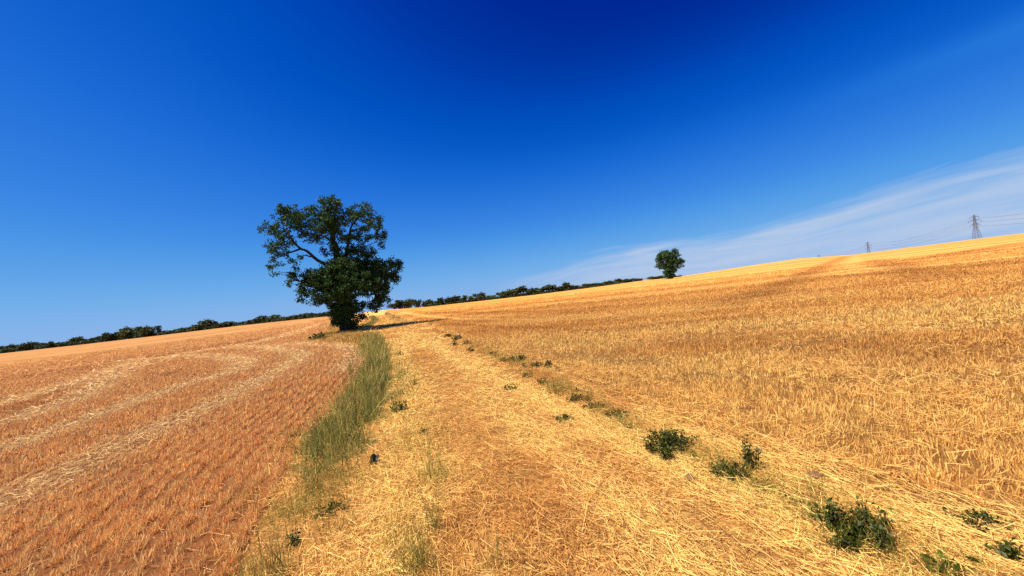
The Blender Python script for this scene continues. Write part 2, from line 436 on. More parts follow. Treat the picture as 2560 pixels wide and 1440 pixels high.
def right_stubble():
    B = Blades()
    P, r = sample(170000, 2.0, 120, 6.5, 1.5)
    m = inpoly(P, RIGHT_POLY); P, r = P[m], r[m]
    d, n = seg_dist(P, R_EDGE)
    gap = fbm(P[:, 0] * 1.1, P[:, 1] * 1.1, 61)
    keep = rng.random(len(P)) < np.clip(.3 + gap * 1.5, 0, 1) * np.clip(d / .5 + .15, 0, 1) * np.clip(1.1 - r / 100, 0, 1) * (1 - .55 * band(P, R_LIGHT))
    P, r, d = P[keep], r[keep], d[keep]
    rl, rd, patchn, strp = band(P, R_LIGHT), band(P, R_DARK), fbm(P[:, 0] * .35, P[:, 1] * .35, 71), right_streaks(P)
    tc_ = rng.random(len(P)); hc = rng.uniform(.6, 1.25, len(P))
    P, r, i = clump(P, r, .022)
    k = len(P); rl, rd, patchn, strp = rl[i], rd[i], patchn[i], strp[i]
    s = np.maximum(1, r / 9)
    h = rng.uniform(.055, .115, k) * hc[i] * (1 - .45 * rl) * np.minimum(s, 1.2)
    w = rng.uniform(.0045, .008, k) * np.maximum(1, r / 5.5) ** .92
    C = mixc(ORNG_C * 1.05, np.array([.98, .53, .125]), np.clip(tc_[i] * .55 + rng.random(k) * .5 + (patchn - .35) * .6, 0, 1))
    C = mixc(C, np.tile(PALE_C * 1.04, (k, 1)), np.clip(rl * .8 + np.clip((.47 - strp) * 4, 0, 1) * .7 + (rng.random(k) < .12) * .6, 0, .95))
    C = mixc(C, np.tile(ORNG_C * .85, (k, 1)), np.clip(rd * .6 + np.clip((strp - .52) * 2.5, 0, 1) * .55, 0, .9))
    B.add(to3(P, -.01), lean(k, .28), h, w, jitter(C), None, 1, .8)
    P, r = sample(200000, 2.0, 34, 6, 1.55)
    m = inpoly(P, RIGHT_POLY); P, r = P[m], r[m]
    d, n = seg_dist(P, R_EDGE)
    cl = fbm(P[:, 0] * .8, P[:, 1] * .8, 81)
    keep = rng.random(len(P)) < np.clip((cl - .42) * 2.2, .04, .7) + np.exp(-(d / .45) ** 2) * .5
    P, r = P[keep], r[keep]; k = len(P)
    C = mixc(GOLD_C, PALE_C, rng.random(k))
    B.add(to3(P, .03 + .05 * rng.random(k)), flat_dirs(k, .35), rng.uniform(.06, .2, k) * np.clip(1.2 - r / 40, .3, 1), rng.uniform(.003, .006, k) * np.maximum(1, r / 7), jitter(C),
          rng.normal(0, .12, (k, 3)), 2)
    o = B.build('stubble', M_STRAW); tag(o, 'golden taller stubble standing right of the track', 'stubble', kind='stuff')
right_stubble()

def track_straw():
    B = Blades()
    P, r = sample(1300000, 1.9, 75, 4.5, 1.75)
    out = ~(inpoly(P, LEFT_POLY) | inpoly(P, RIGHT_POLY) | (inpoly(P, VERGE_POLY) & (r > 5.2) & (rng.random(len(P)) < .85)))
    dR, _ = seg_dist(P, R_EDGE); dL, _ = seg_dist(P, L_EDGE)
    m = out | ((dR < .35) & (rng.random(len(P)) < .5) & (r < 30)) | ((dL < .25) & (r < 9) & (rng.random(len(P)) < .4)); P, r = P[m], r[m]
    k = len(P)
    hA, _ = seg_dist(P, RUT_A); hB, _ = seg_dist(P, RUT_B); hC, _ = seg_dist(P, RUT_C); hH, _ = seg_dist(P, HUMP); hW, _ = seg_dist(P, WEEDLINE); hP, _ = seg_dist(P, PALE)
    pale = np.clip(np.exp(-(hA / .4) ** 2) * .7 + np.exp(-(hB / (.22 + .01 * r)) ** 2) * 1.0 + np.exp(-(hC / .3) ** 2) * .6 + np.exp(-(hP / .35) ** 2) * .8, 0, 1)
    hump = np.clip(np.exp(-(hH / .45) ** 2) + np.exp(-(hW / .22) ** 2) * .8, 0, 1)
    n1 = fbm(P[:, 0] * 1.7, P[:, 1] * 1.7, 91); n2 = fbm(P[:, 0] * .6, P[:, 1] * .6, 92)
    dens = np.clip(-.1 + 1.45 * n1 + pale * .5 - hump * .1, .08, 1)
    keep = rng.random(k) < dens * np.clip(.5 + pale * .7, 0, 1)
    P, r, pale, hump, n1, n2 = [a[keep] for a in (P, r, pale, hump, n1, n2)]; k = len(P)
    t = np.clip(rng.random(k) * .75 + (n2 - .35) * 1.2 + pale * .95 - hump * .22 + (n1 - .45) * .6, 0, 1)
    C = mixc(ORNG_C, PALE_C * 1.03, np.clip(t + .1, 0, 1))
    br = rng.random(k) < .07 + .05 * hump; C[br] = BROWN_C * 1.3
    ax = np.arctan2(.95, -.32)
    along = rng.random(k) < .35 + .3 * pale
    D = flat_dirs(k, .16)
    D[along] = flat_dirs(int(along.sum()), .10, ax, .55)
    s = np.maximum(1, r / 13)
    ln = np.where(rng.random(k) < .12, rng.uniform(.14, .30, k), rng.uniform(.03, .14, k)) * s
    B.add(to3(P, .006 + .035 * rng.random(k)), D, ln, rng.uniform(.0024, .0052, k) * np.maximum(1, r / 5), jitter(C, .16), rng.normal(0, .09, (k, 3)) * [1, 1, .5], 2)
    P, r = sample(60000, 1.9, 6, 4, 1)
    dP, _ = seg_dist(P, PALE); m = (dP < .55) & (P[:, 0] > 1.2) & (rng.random(len(P)) < .14); P = P[m]; k = len(P)
    B.add(to3(P, .02 + .06 * rng.random(k)), flat_dirs(k, .16, 2.75, .9), rng.uniform(.10, .28, k), rng.uniform(.0035, .0055, k), jitter(np.tile(PALE_C * 1.05, (k, 1)), .15), rng.normal(0, .14, (k, 3)) * [1, 1, .6], 3)
    # short upright dry tufts on the hump and beside the ruts
    P, r = sample(420000, 1.9, 45, 4.5, 1.6)
    m = ~(inpoly(P, LEFT_POLY) | inpoly(P, RIGHT_POLY) | inpoly(P, VERGE_POLY)); P, r = P[m], r[m]
    hH, _ = seg_dist(P, HUMP); hW, _ = seg_dist(P, WEEDLINE); hB, _ = seg_dist(P, RUT_B)
    n1 = fbm(P[:, 0] * 2.2, P[:, 1] * 2.2, 95)
    pr = np.clip((n1 - .42) * 1.6, 0, .5) * .6 + np.exp(-(hH / .5) ** 2) * .35 * n1 + np.exp(-(hW / .24) ** 2) * 1.3 * n1
    keep = rng.random(len(P)) < pr * (1 - .8 * np.exp(-(hB / .2) ** 2))
    P, r, hW = P[keep], r[keep], hW[keep]; k = len(P)
    tall = np.exp(-(hW / .25) ** 2)
    C = mixc(BROWN_C * 1.5, GOLD_C, np.clip(rng.random(k) * 1.1, 0, 1))
    B.add(to3(P, -.01), lean(k, .5), rng.uniform(.04, .10, k) + tall * rng.uniform(0, .16, k), rng.uniform(.0025, .0045, k) * np.maximum(1, r / 5), jitter(C, .15), rng.normal(0, .25, (k, 3)) * [1, 1, .4], 2, .5)
    o = B.build('straw_litter', M_STRAW); tag(o, 'loose flattened straw and dry tufts covering the track', 'straw', kind='stuff')
track_straw()

OLIVE = np.array([.20, .195, .036]); GREEN = np.array([.10, .155, .024]); DRYG = np.array([.60, .40, .11]); BLUEG = np.array([.10, .125, .04])
def verge():
    B = Blades()
    # sample inside the verge polygon
    lo, hi = VERGE_POLY.min(0), VERGE_POLY.max(0)
    P = rng.uniform(lo - .6, hi + .6, (560000, 2)); q = P + .62 * np.stack([fbm(P[:, 0] * 1.5, P[:, 1] * 1.5, 201) - .5, fbm(P[:, 0] * 1.5, P[:, 1] * 1.5, 202) - .5], 1) * 2 + rng.normal(0, .14, P.shape); P = P[inpoly(q, VERGE_POLY)]
    r = np.hypot(P[:, 0], P[:, 1])
    dV, _ = seg_dist(P, V_EDGE); dL, _ = seg_dist(P, L_NEAR)
    nb = fbm(P[:, 0] * 1.1, P[:, 1] * 1.1, 101); n2 = fbm(P[:, 0] * 3, P[:, 1] * 3, 102)
    edge = np.clip(np.minimum(dV, dL) / .25, .15, 1)
    nearfade = np.clip((r - 3.2) / 3.2, .05, 1)
    keep = rng.random(len(P)) < .5 * edge * nearfade * np.clip(-.1 + 1.5 * n2, .04, 1) * np.clip((7 / r) ** 1.1, .05, 1)
    P, r, nb, dV, dL, edge, n2 = [a[keep] for a in (P, r, nb, dV, dL, edge, n2)]; k = len(P)
    dry = rng.random(k) < np.clip(.38 + .3 * (1 - edge) + (dV > .8) * .1 + np.clip((5.5 - r) / 3, 0, .4) + np.clip((r - 13) / 12, 0, .35) + (n2 - .5) * .8, 0.05, .92)
    C = mixc(OLIVE, GREEN, np.clip(rng.random(k) * .6 + (nb - .4) * 1.6, 0, 1))
    bl = np.clip(np.exp(-((dV - .3) / .3) ** 2) * np.clip((r - 6) / 5, 0, 1), 0, 1)
    C = mixc(C, np.tile(BLUEG, (k, 1)), bl * .7)
    C[dry] = mixc(OLIVE * 1.5, DRYG, rng.random(int(dry.sum())) ** 1.3)
    h = rng.uniform(.14, .42, k) * (.45 + .9 * nb) * edge ** .3 + np.where(dry, rng.uniform(0, .12, k), 0)
    w = np.where(dry, .0055, .0095) * np.maximum(1, r / 5)
    B.add(to3(P, -.01), lean(k, .28), h, w, jitter(C, .32), np.concatenate([rng.normal(0, .3, (k, 2)), -np.abs(rng.normal(0, .15, (k, 1)))], 1), 2, .25)
    sd_ = rng.choice(k, 900); Ps = P[sd_] + rng.normal(0, .05, (900, 2)); rs_ = r[sd_]
    B.add(to3(Ps), lean(900, .18), rng.uniform(.32, .58, 900), .004 * np.maximum(1, rs_ / 4.5), jitter(mixc(OLIVE * 1.6, DRYG * 1.2, rng.random(900)), .2), rng.normal(0, .12, (900, 3)), 2, .9)
    # grass behind the tree and round its foot
    for poly, n, cmix, hh in ((BACK_VERGE, 9000, .25, .3), (BACK_VERGE2, 5000, .85, .3), (PATCH_POLY, 26000, .82, .28)):
        lo, hi = poly.min(0), poly.max(0)
        P = rng.uniform(lo, hi, (n * 3, 2)); P = P[inpoly(P, poly)][:n]
        k = len(P); dry = rng.random(k) < cmix
        C = mixc(OLIVE * 1.3, GREEN, rng.random(k)); C[dry] = mixc(ORNG_C * .6, DRYG * 1.1, rng.random(int(dry.sum())))
        B.add(to3(P, -.02), lean(k, .4), rng.uniform(.1, hh * 1.4, k), .03, jitter(C, .2), rng.normal(0, .25, (k, 3)) * [1, 1, .3], 2, .3)
    # scattered thin green shoots in the track beside the verge
    P, r = sample(150000, 2.0, 16, 4, 1.5)
    dA, _ = seg_dist(P, RUT_A); dW, _ = seg_dist(P, WEEDLINE); dLs, _ = seg_dist(P, L_NEAR)
    m = ~(inpoly(P, LEFT_POLY) | inpoly(P, RIGHT_POLY))
    n1 = fbm(P[:, 0] * 1.9, P[:, 1] * 1.9, 111)
    keep = m & (rng.random(len(P)) < np.clip((n1 - .5) * 2.2, 0, .5) * np.exp(-(dA / .75) ** 2) * .9 + np.clip((n1 - .38) * 3, 0, .8) * np.exp(-(dW / .3) ** 2) * .9 * np.maximum(1, r / 8) + np.clip((n1 - .40) * 4, 0, .8) * np.exp(-(dLs / .8) ** 2) * (r < 6.5))
    P, r = P[keep], r[keep]; k = len(P)
    C = mixc(OLIVE * 1.1, OLIVE * 2.0, rng.random(k))
    B.add(to3(P, -.01), lean(k, .3), rng.uniform(.08, .24, k), rng.uniform(.0025, .0045, k) * np.maximum(1, r / 4), jitter(C, .2), rng.normal(0, .25, (k, 3)) * [1, 1, .4], 2, .3)
    o = B.build('verge_grass', M_GRASS); tag(o, 'green and olive grass growing in the strip between left field and track', 'grass', kind='stuff')
verge()

# ------------------------------------------------------------------ leaves and trees
def leaf_mesh(name, P, size, C, mat, parent=None, droop=.3, aspect=.5, fold=True):
    """leaf-shaped faces: rhombus of two triangles folded along the midrib"""
    n = len(P); size = np.broadcast_to(np.asarray(size, float), (n,))
    D = rand_dirs(n); D[:, 2] -= droop; D = unit(D)
    S = unit(np.cross(D, rand_dirs(n))); Nn = np.cross(D, S)
    h = size[:, None]
    a = P; b = P + D * h
    c = P + D * h * .45 + S * h * aspect * .5 + Nn * h * .08; d = P + D * h * .45 - S * h * aspect * .5 + Nn * h * .08
    V = np.stack([a, c, b, d], 1).reshape(-1, 3)
    i = np.arange(n)[:, None] * 4
    Fq = np.concatenate([np.concatenate([i, i + 1, i + 2], 1), np.concatenate([i, i + 2, i + 3], 1)])
    return mesh_obj(name, V, Fq, mat, parent, np.repeat(C, 4, 0))

def plane_point(base, px, py, off=0.0):
    """the point seen at (px,py) on the upright plane through base that faces the eye, pushed off metres deeper"""
    fw = np.array([base[0], base[1]]) / math.hypot(base[0], base[1])
    d = ray(px, py); D = math.hypot(base[0], base[1]) + off
    t = D / (d[:2] @ fw)
    return np.array([d[0] * t, d[1] * t, H + d[2] * t])

def big_tree(name, label, base, blobs, limbs, zoom, leaf, clump_r, leaves_per_clump, clump_density, cat='tree'):
    base = np.asarray(base); ox, oy, sc = zoom
    root = empty(name, base); tag(root, label, cat)
    fw = base[:2] / np.linalg.norm(base[:2]); rt = np.array([fw[1], -fw[0]])
    mpp = np.linalg.norm(base[:2]) / F / (F / np.hypot(F, 0))
    def W(zx, zy, off=0.0): return plane_point(base, ox + zx / sc, oy + zy / sc, off) - base
    T = Tubes(); skel = []
    for pts, r0, r1 in limbs:
        p = smooth_path([W(*q) for q in pts], 5)
        p = p + rng.normal(0, r0 * .12, p.shape) * np.linspace(0, 1, len(p))[:, None]
        T.add(p, np.linspace(r0, r1, len(p)), 8)
        skel.append(p)
    SK = np.concatenate(skel)
    TW = Tubes()
    clumps = []; dens = []
    for b in blobs:
        zx, zy, rx, ry, wgt, off = b
        c = W(zx, zy, off)
        ex = W(zx + rx, zy, off) - W(zx - rx, zy, off); ez = W(zx, zy - ry, off) - W(zx, zy + ry, off)
        ax, az_ = np.linalg.norm(ex) / 2, np.linalg.norm(ez) / 2
        n = max(3, int(clump_density * wgt * ax * az_ / clump_r ** 2))
        q = rand_dirs(n) * (rng.random((n, 1)) ** (1 / 2.2))
        ay = (ax + az_) * .58
        p = c + unit(ex) * (q[:, :1] * ax) + unit(ez) * (q[:, 1:2] * az_) + np.array([fw[0], fw[1], 0]) * (q[:, 2:] * ay)
        clumps.append(p); dens.append(np.full(n, wgt))
        for _ in range(max(2, min(7, n // 6))):
            e = p[rng.integers(n)]
            dd = np.linalg.norm(SK - e, axis=1) + .6 * np.maximum(0, SK[:, 2] - e[2])
            s = SK[np.argmin(dd)]
            mid = (s + e) / 2 + rng.normal(0, .08 * np.linalg.norm(e - s) + .01, 3) + np.array([0, 0, .06 * np.linalg.norm(e - s)])
            TW.add(smooth_path([s, mid, e], 4), np.linspace(leaf * .22, leaf * .06, 9), 4)
    T.V += [v for v in TW.V]; T.F += [f + T.n for f in TW.F]; T.n += TW.n
    T.build('trunk', M_BARK, root)
    CL = np.concatenate(clumps); m = len(CL)
    nl = np.maximum(4, rng.poisson(leaves_per_clump, m))
    idx = np.repeat(np.arange(m), nl); n = len(idx)
    q = rand_dirs(n) * (rng.random((n, 1)) ** .5) * clump_r * np.array([1, 1, .75])
    P = CL[idx] + q
    P[:, 2] = np.maximum(P[:, 2], .05)
    hue = rng.random(m)[idx] * .6 + rng.random(n) * .4
    C = mixc(np.array([.018, .052, .010]), np.array([.072, .145, .028]), hue ** 1.5)
    leaf_mesh('crown', P, rng.uniform(.7, 1.25, n) * leaf, jitter(C, .2), M_LEAF, root)
    return root

TB = hit(870, 829)
blobs = [(400,290,130,80,.8,.5),(290,390,115,75,.6,0),(330,520,120,80,.5,-.5),(260,560,70,60,.4,.4),(290,650,75,80,.5,.3),(300,740,75,55,.42,-.3),(460,700,55,75,.42,.4),(480,330,110,100,.8,-.6),
 (550,440,95,75,.75,.5),(420,440,80,60,.4,.3),(640,300,100,100,.9,.4),(740,210,95,80,.9,-.3),(800,190,60,60,.8,.3),(690,400,110,90,1.0,-.5),(800,330,100,110,1.1,.3),(800,450,90,75,1.0,0),(640,510,60,40,.5,.3),
 (810,560,60,75,1.0,-.2),(715,600,40,60,.6,.2),(830,640,75,50,1.0,0),(930,300,75,90,.75,-.6),(1040,270,105,80,.8,.5),(1080,400,110,95,.65,-.4),(1150,330,50,60,.6,.4),(1165,430,65,85,.6,.4),(1195,510,45,60,.6,0),
 (1010,460,70,70,.5,-.3),(1000,570,85,45,.9,.2),(930,590,60,60,1,.1),(1070,600,70,50,1.0,0),(560,260,40,50,.6,.2),(340,250,60,40,.7,-.2),(190,430,40,35,.5,.2),(370,620,60,50,.35,-.4),(510,640,45,45,.28,.2),
 (905,500,50,90,.9,-.5),(760,350,90,90,.8,-.8),(840,760,200,110,1.3,-1.2),(700,820,180,100,1.3,-.6),(1050,720,170,100,1.3,.3),(1180,740,120,85,1.2,-.4),(1285,710,75,60,.9,.4),(1330,700,40,35,.7,.1),(1270,820,80,55,1.0,0),(1130,870,140,110,1.3,-.5),(960,870,210,130,1.5,-1.4),
 (760,920,180,110,1.4,-.9),(600,820,110,70,1.1,.3),(545,900,80,80,1.1,-.2),(515,985,45,35,.9,.2),(640,1010,65,50,1.0,.1),(1190,970,75,80,1.1,.3),(1110,1040,100,55,1.1,-.3),(450,815,70,45,.8,.3),(415,865,35,30,.8,0),
 (900,720,180,90,1.3,1.6),(800,860,220,120,1.2,1.8),(1080,820,180,110,1.2,1.7),
 (850,1030,150,90,1.6,-.5),(850,1110,105,80,1.7,-.4),(960,1070,85,80,1.4,-.2),(890,1170,75,70,1.7,-.3),(825,1160,50,70,1.3,.2),(960,1210,35,55,1.2,0),(1030,1150,45,35,1.0,.2),(900,1240,55,35,1.3,-.2),(800,1200,40,40,.8,.3)]
limbs = [([(890,1285),(882,1180),(858,1040),(842,860),(822,700),(803,560),(770,420),(745,260)], .62, .05),
 ([(850,900),(872,760,.3),(888,620,.4),(908,520,.3),(930,400),(985,320),(1035,250)], .21, .03),
 ([(840,820),(765,755,-.3),(705,702,-.4),(650,672,-.4),(605,635,-.4),(560,595,-.5),(510,575,-.5),(470,540,-.5),(437,505,-.4),(410,450,-.3),(375,415),(320,390)], .19, .035),
 ([(510,575,-.5),(440,600,-.6),(380,620,-.5),(300,660,-.3)], .10, .03), ([(437,505,-.4),(380,540,-.2),(330,560)], .07, .03), ([(605,640,-.4),(575,640,-.5),(553,622,-.6)], .08, .04),
 ([(920,470,.2),(975,495,.1),(1040,560)], .10, .03), ([(930,430),(1000,405,.2),(1070,385,.3),(1150,420,.3)], .10, .03), ([(800,540),(700,470,-.3),(600,450,-.2),(520,420)], .12, .03),
 ([(410,450,-.3),(430,380,0),(470,310,.2)], .07, .02), ([(850,900),(980,840,-.6),(1120,790,-.5),(1250,750)], .2, .04), ([(850,930),(720,880,-.6),(600,850,-.4),(500,850)], .18, .04), ([(860,1000),(1000,960,.3),(1130,960,.2)], .14, .03)]
big_tree('ash_tree', 'tall lone leaning tree with ivy clad trunk and arching left limb beside the track', TB, blobs, limbs, (600, 450, 3.348), .215, .34, 30, 4.3)

SB = hit(1672, 697.5)
blobs2 = [(780,480,270,160,1.2,-1),(620,560,150,130,1,0),(800,360,150,65,1,0),(1030,320,90,60,1,.5),(1130,320,45,50,.6,0),(1010,420,130,70,1,0),(1120,450,90,40,.7,0),(1200,640,130,95,1,0),(1290,640,45,60,.8,0),(1000,600,200,130,1.2,-1),
 (620,700,130,80,1,0),(900,730,270,120,1.3,-1),(560,790,60,50,.8,0),(480,800,45,30,.8,0),(700,830,140,80,1.1,0),(900,880,200,90,1.4,-1),(1150,800,80,45,.8,0),(990,930,100,110,1.4,-1),(850,980,150,80,1.4,-1),(880,1080,160,80,1.5,-1),(980,1080,80,70,1.3,0),(1290,760,40,35,.6,0)]
limbs2 = [([(920,1190),(910,1050),(890,860),(820,650),(780,450)], .75, .1), ([(905,1000),(980,800),(1020,550),(1030,350)], .5, .1), ([(900,900),(1080,750),(1220,660)], .3, .08)]
big_tree('oak_tree', 'small round lone tree with dark trunk on the golden field skyline', SB, blobs2, limbs2, (1600, 600, 12.0), .66, .75, 16, 5.6)

# hedge-row trees on the skyline
def tree_variant(seed, airy):
    g = np.random.default_rng(seed)
    nb = g.integers(5, 9); P = []
    for _ in range(nb):
        c = np.array([g.uniform(-.3, .3), g.uniform(-.3, .3), g.uniform(.3, .78)]); rr = np.array([g.uniform(.16, .3), g.uniform(.16, .3), g.uniform(.12, .22)])
        n = int(120 * (0.5 if airy else 1.0))
        q = unit(g.normal(size=(n, 3))) * (g.random((n, 1)) ** .45)
        P.append(c + q * rr)
    q = unit(g.normal(size=(90, 3))) * (g.random((90, 1)) ** .5)
    P.append(np.array([0, 0, .2]) + q * np.array([.36, .36, .2]))
    P = np.concatenate(P); P[:, 2] = np.clip(P[:, 2], 0.02, 1)
    n = len(P)
    C = mixc(np.array([.036, .055, .012]), np.array([.095, .11, .026]), g.random(n))
    return P, C, n
variants = []
for s in range(6):
    P, C, n = tree_variant(100 + s, s in (2, 5))
    o = leaf_mesh('crown', P, np.random.default_rng(s).uniform(.08, .15, n), C, M_HEDGE, None, .1, .75)
    T = Tubes(); T.add([(0, 0, -.05), (.01, 0, .2), (-.01, .01, .45), (0, 0, .7)], [.035, .028, .02, .01], 6)
    for a in range(4):
        an = a * PI / 2 + s; T.add([(0, 0, .3), (.12 * math.cos(an), .12 * math.sin(an), .48), (.24 * math.cos(an), .24 * math.sin(an), .6)], [.014, .01, .005], 5)
    t = T.build('trunk', M_BARK)
    variants.append((o.data, t.data)); bpy.data.objects.remove(o); bpy.data.objects.remove(t)

Z2 = [(60,392,140),(210,368,120),(300,368,110),(410,362,90),(520,362,90),(600,328,130),(690,340,80),(760,322,100),(860,290,130),(940,287,90),(1030,255,150),(1100,265,80),(1180,247,140),(1250,262,60),(1310,282,80),
 (1400,256,80),(1480,245,80),(1530,225,60),(1595,200,150),(1700,218,80),(1790,205,120),(1890,206,60),(1970,185,80),(2060,162,110),(2160,154,100),(2262,160,60),(2330,148,70),(2400,138,90),(2480,140,70),(2530,132,60)]
Z3 = [(120,485,110),(190,482,90),(270,482,60),(318,490,22),(355,483,60),(400,486,50),(450,466,80),(520,463,70),(580,456,70),(650,445,55),(700,450,60),(765,433,90),(860,448,90),(940,423,70),(1000,403,90),(1095,381,110),
 (1160,395,40),(1205,390,70),(1250,388,60),(1320,366,110),(1400,375,60),(1455,350,80),(1520,362,60),(1590,358,50),(1630,350,70),(1710,344,80),(1770,335,50),(1820,328,60),(1880,314,60),(1960,314,90),(2050,309,60),(2170,291,120),(2235,302,40),(2352,279,55)]
ORD = ['first','second','third','fourth','fifth','sixth','seventh','eighth','ninth','tenth','eleventh','twelfth','thirteenth','fourteenth','fifteenth','sixteenth','seventeenth','eighteenth','nineteenth','twentieth',
 'twenty-first','twenty-second','twenty-third','twenty-fourth','twenty-fifth','twenty-sixth','twenty-seventh','twenty-eighth','twenty-ninth','thirtieth','thirty-first','thirty-second','thirty-third','thirty-fourth']
SPECIAL_L = {18: 'large domed hedge tree standing highest, midway along the skyline left of the tall tree', 10: 'broad dark hedge tree, left of the two big touching crowns on the left skyline',
 12: 'broad green hedge tree, right of the two big touching crowns on the left skyline', 0: 'low flat dark hedge tree cut by the left edge of the picture', 24: 'rounded hedge tree just right of a similar crown, near the tall tree',
 14: 'lowest scrubby hedge tree beside the gap in the left skyline'}
SPECIAL_R = {0: 'pale green hedge tree nearest the tall tree on its right, before a gap', 3: 'thin spindly tree alone in the gap of the hedge row right of the tall tree', 15: 'tallest dark domed tree in the hedge row between the two lone trees',
 31: 'wide low domed bush just left of the small lone tree', 33: 'small bush half hidden behind the small lone tree on its right', 32: 'tiny bush at the left foot of the small lone tree', 30: 'single rounded bush between the hedge row and the wide domed bush',
 9: 'narrow airy hedge tree with sky showing through, between two fuller crowns', 29: 'flat airy hedge tree ending the row before the small lone tree'}
def skyline_y(px): return float(np.interp(px, [p[0] for p in SKY], [p[1] for p in SKY]))
def hedge_tree(px, top, wpx, label, group, name='hedge_tree'):
    sy = skyline_y(px)
    d = ray(px, sy); az = math.atan2(d[0], d[1])
    D = float(np.interp(az, AZT, DCT)) + 8 + random.uniform(0, 8)
    b = np.array([math.sin(az) * D, math.cos(az) * D]); z = float(zf(b[0], b[1])) - .3
    dt = ray(px, top); zt = H + dt[2] * D
    h = max(zt - z, 1.2) * 1.28
    w = wpx / F * D * math.cos(az) * math.cos(az) * 1.25      # the wide lens stretches things off the axis
    r = empty(name, (b[0], b[1], z), random.uniform(0, 6.28)); tag(r, label, 'tree', group)
    vi = random.choice([2, 5]) if wpx < 20 and random.random() < .5 else random.choice([0, 1, 3, 4])
    for nm, me, s in (('crown', variants[vi][0], (w, w, h)), ('trunk', variants[vi][1], (min(w, h), min(w, h), h))):
        o = bpy.data.objects.new(nm, me); col.objects.link(o); o.parent = r; o.scale = s
for i, (zx, zy, w) in enumerate(Z2):
    px, py = zx / 3.122, 740 + zy / 3.122
    lab = SPECIAL_L.get(i, ORD[i] + ' crown counting from the left edge in the hedge left of the tall tree')
    hedge_tree(px, py, w / 3.122 * 1.15, lab, 'trees in the far hedge left of the tall tree')
for i, (zx, zy, w) in enumerate(Z3):
    px, py = 960 + zx / 3.2, 600 + zy / 3.2
    lab = SPECIAL_R.get(i, ORD[i] + ' crown right of the tall tree in the hedge row towards the small tree')
    hedge_tree(px, py, w / 3.2 * 1.1, lab, 'trees in the far hedge between the two lone trees', 'hedge_tree' if i < 30 else 'field_bush')

def hedge_strip(px0, px1, hpx, label):
    n = int((px1 - px0) * 9); x = rng.uniform(px0, px1, n); P = []
    for q in x:
        sy = skyline_y(q); d = ray(q, sy); az = math.atan2(d[0], d[1]); D = float(np.interp(az, AZT, DCT)) + rng.uniform(6, 14)
        hh = hpx * (.5 + fbm(np.array([q * .06]), np.array([.5]), 5)[0]) / F * D
        X, Y = math.sin(az) * D, math.cos(az) * D
        P.append((X, Y, float(zf(X, Y)) + rng.random() ** .8 * hh))
    P = np.array(P); base = P.mean(0); base[2] = P[:, 2].min()
    r = empty('hedge', base); tag(r, label, 'hedge')
    C = mixc(np.array([.024, .042, .011]), np.array([.06, .08, .022]), rng.random(n))
    leaf_mesh('foliage', P - base, rng.uniform(.6, 1.2, n), jitter(C, .2), M_LEAF, r, .1, .75)
hedge_strip(-60, 830, 6, 'long low dark hedge along the skyline left of the tall tree')
hedge_strip(1064, 1600, 5, 'low dark hedge at the foot of the tree row between the two lone trees')

# ------------------------------------------------------------------ pylons and cables
PY = [(706., 558.), (863., 890.), (1020., 1222.)]
ldir = np.array([PY[1][0] - PY[0][0], PY[1][1] - PY[0][1]]); ldir /= np.linalg.norm(ldir)
PH = 38.0
PZ = []
for (x, y), (px, py) in zip(PY, [(2432, 537), (2168, 604), (2045, 637)]):
    d = ray(px, py); PZ.append(H + d[2] * math.hypot(x, y) - PH)
PZ[0] = float(zf(*PY[0])) - .2
ARMS = [(22.5, 5.2), (28.6, 6.8), (34.5, 4.6)]       # height of arm, half length
def hw(z): return np.interp(z, [0, 18, 30, PH - 2, PH], [3.9, 1.7, .95, .6, .12])
def make_pylon(label, loc, rz):
    root = empty('electricity_pylon', loc, rz); tag(root, label, 'pylon', 'pylons of the overhead power line')
    T = Tubes(); r = .17
    zs = [0, 5, 9.5, 13.5, 17, 20, 22.5, 25.5, 28.6, 31.5, 34.5, PH]
    cr = [(1, 1), (-1, 1), (-1, -1), (1, -1)]
    for a in cr:
        T.add([(a[0] * hw(z), a[1] * hw(z), z) for z in zs], r, 4)
    for z0, z1 in zip(zs[:-1], zs[1:]):
        for i in range(4):
            a, b = cr[i], cr[(i + 1) % 4]
            A0, B1 = (a[0] * hw(z0), a[1] * hw(z0), z0), (b[0] * hw(z1), b[1] * hw(z1), z1)
            B0, A1 = (b[0] * hw(z0), b[1] * hw(z0), z0), (a[0] * hw(z1), a[1] * hw(z1), z1)
            T.bar(A0, B1, .1); T.bar(B0, A1, .1); T.bar(A1, B1, .08)
    T.build('tower_frame', M_STEEL, root, False)
    for z, ln in ARMS:
        for s in (-1, 1):
            A = Tubes(); tip = (s * ln, 0, z)
            for yy in (-1, 1):
                A.bar((s * hw(z), yy * hw(z), z), tip, .16); A.bar((s * hw(z + 1.6), yy * hw(z + 1.6), z + 1.6), tip, .12)
                A.bar((s * (hw(z) + ln) / 2, yy * hw(z) / 2, z), (s * hw(z + 1.6), yy * hw(z + 1.6), z + 1.6), .08)
            A.build('cross_arm', M_STEEL, root, False)
    for z, ln in ARMS:
        for s in (-1, 1):
            I = Tubes(); zz = np.linspace(z, z - 2.6, 12); I.add(np.stack([np.full(12, s * ln), np.zeros(12), zz], 1), np.where(np.arange(12) % 2, .22, .09), 6)
            I.build('insulator', M_GLASS, root)
    return root
rz = math.atan2(ldir[1], ldir[0]) - PI / 2
for lab, (x, y), z in zip(['largest lattice pylon near the right edge, whole tower above the skyline', 'mid sized lattice pylon half sunk behind the field skyline', 'smallest pylon, only its tip above the skyline left of the tramlines'], PY, PZ):
    make_pylon(lab, (x, y, z), rz)
P0 = (PY[0][0] * 2 - PY[1][0], PY[0][1] * 2 - PY[1][1]); P0z = PZ[0] + 4
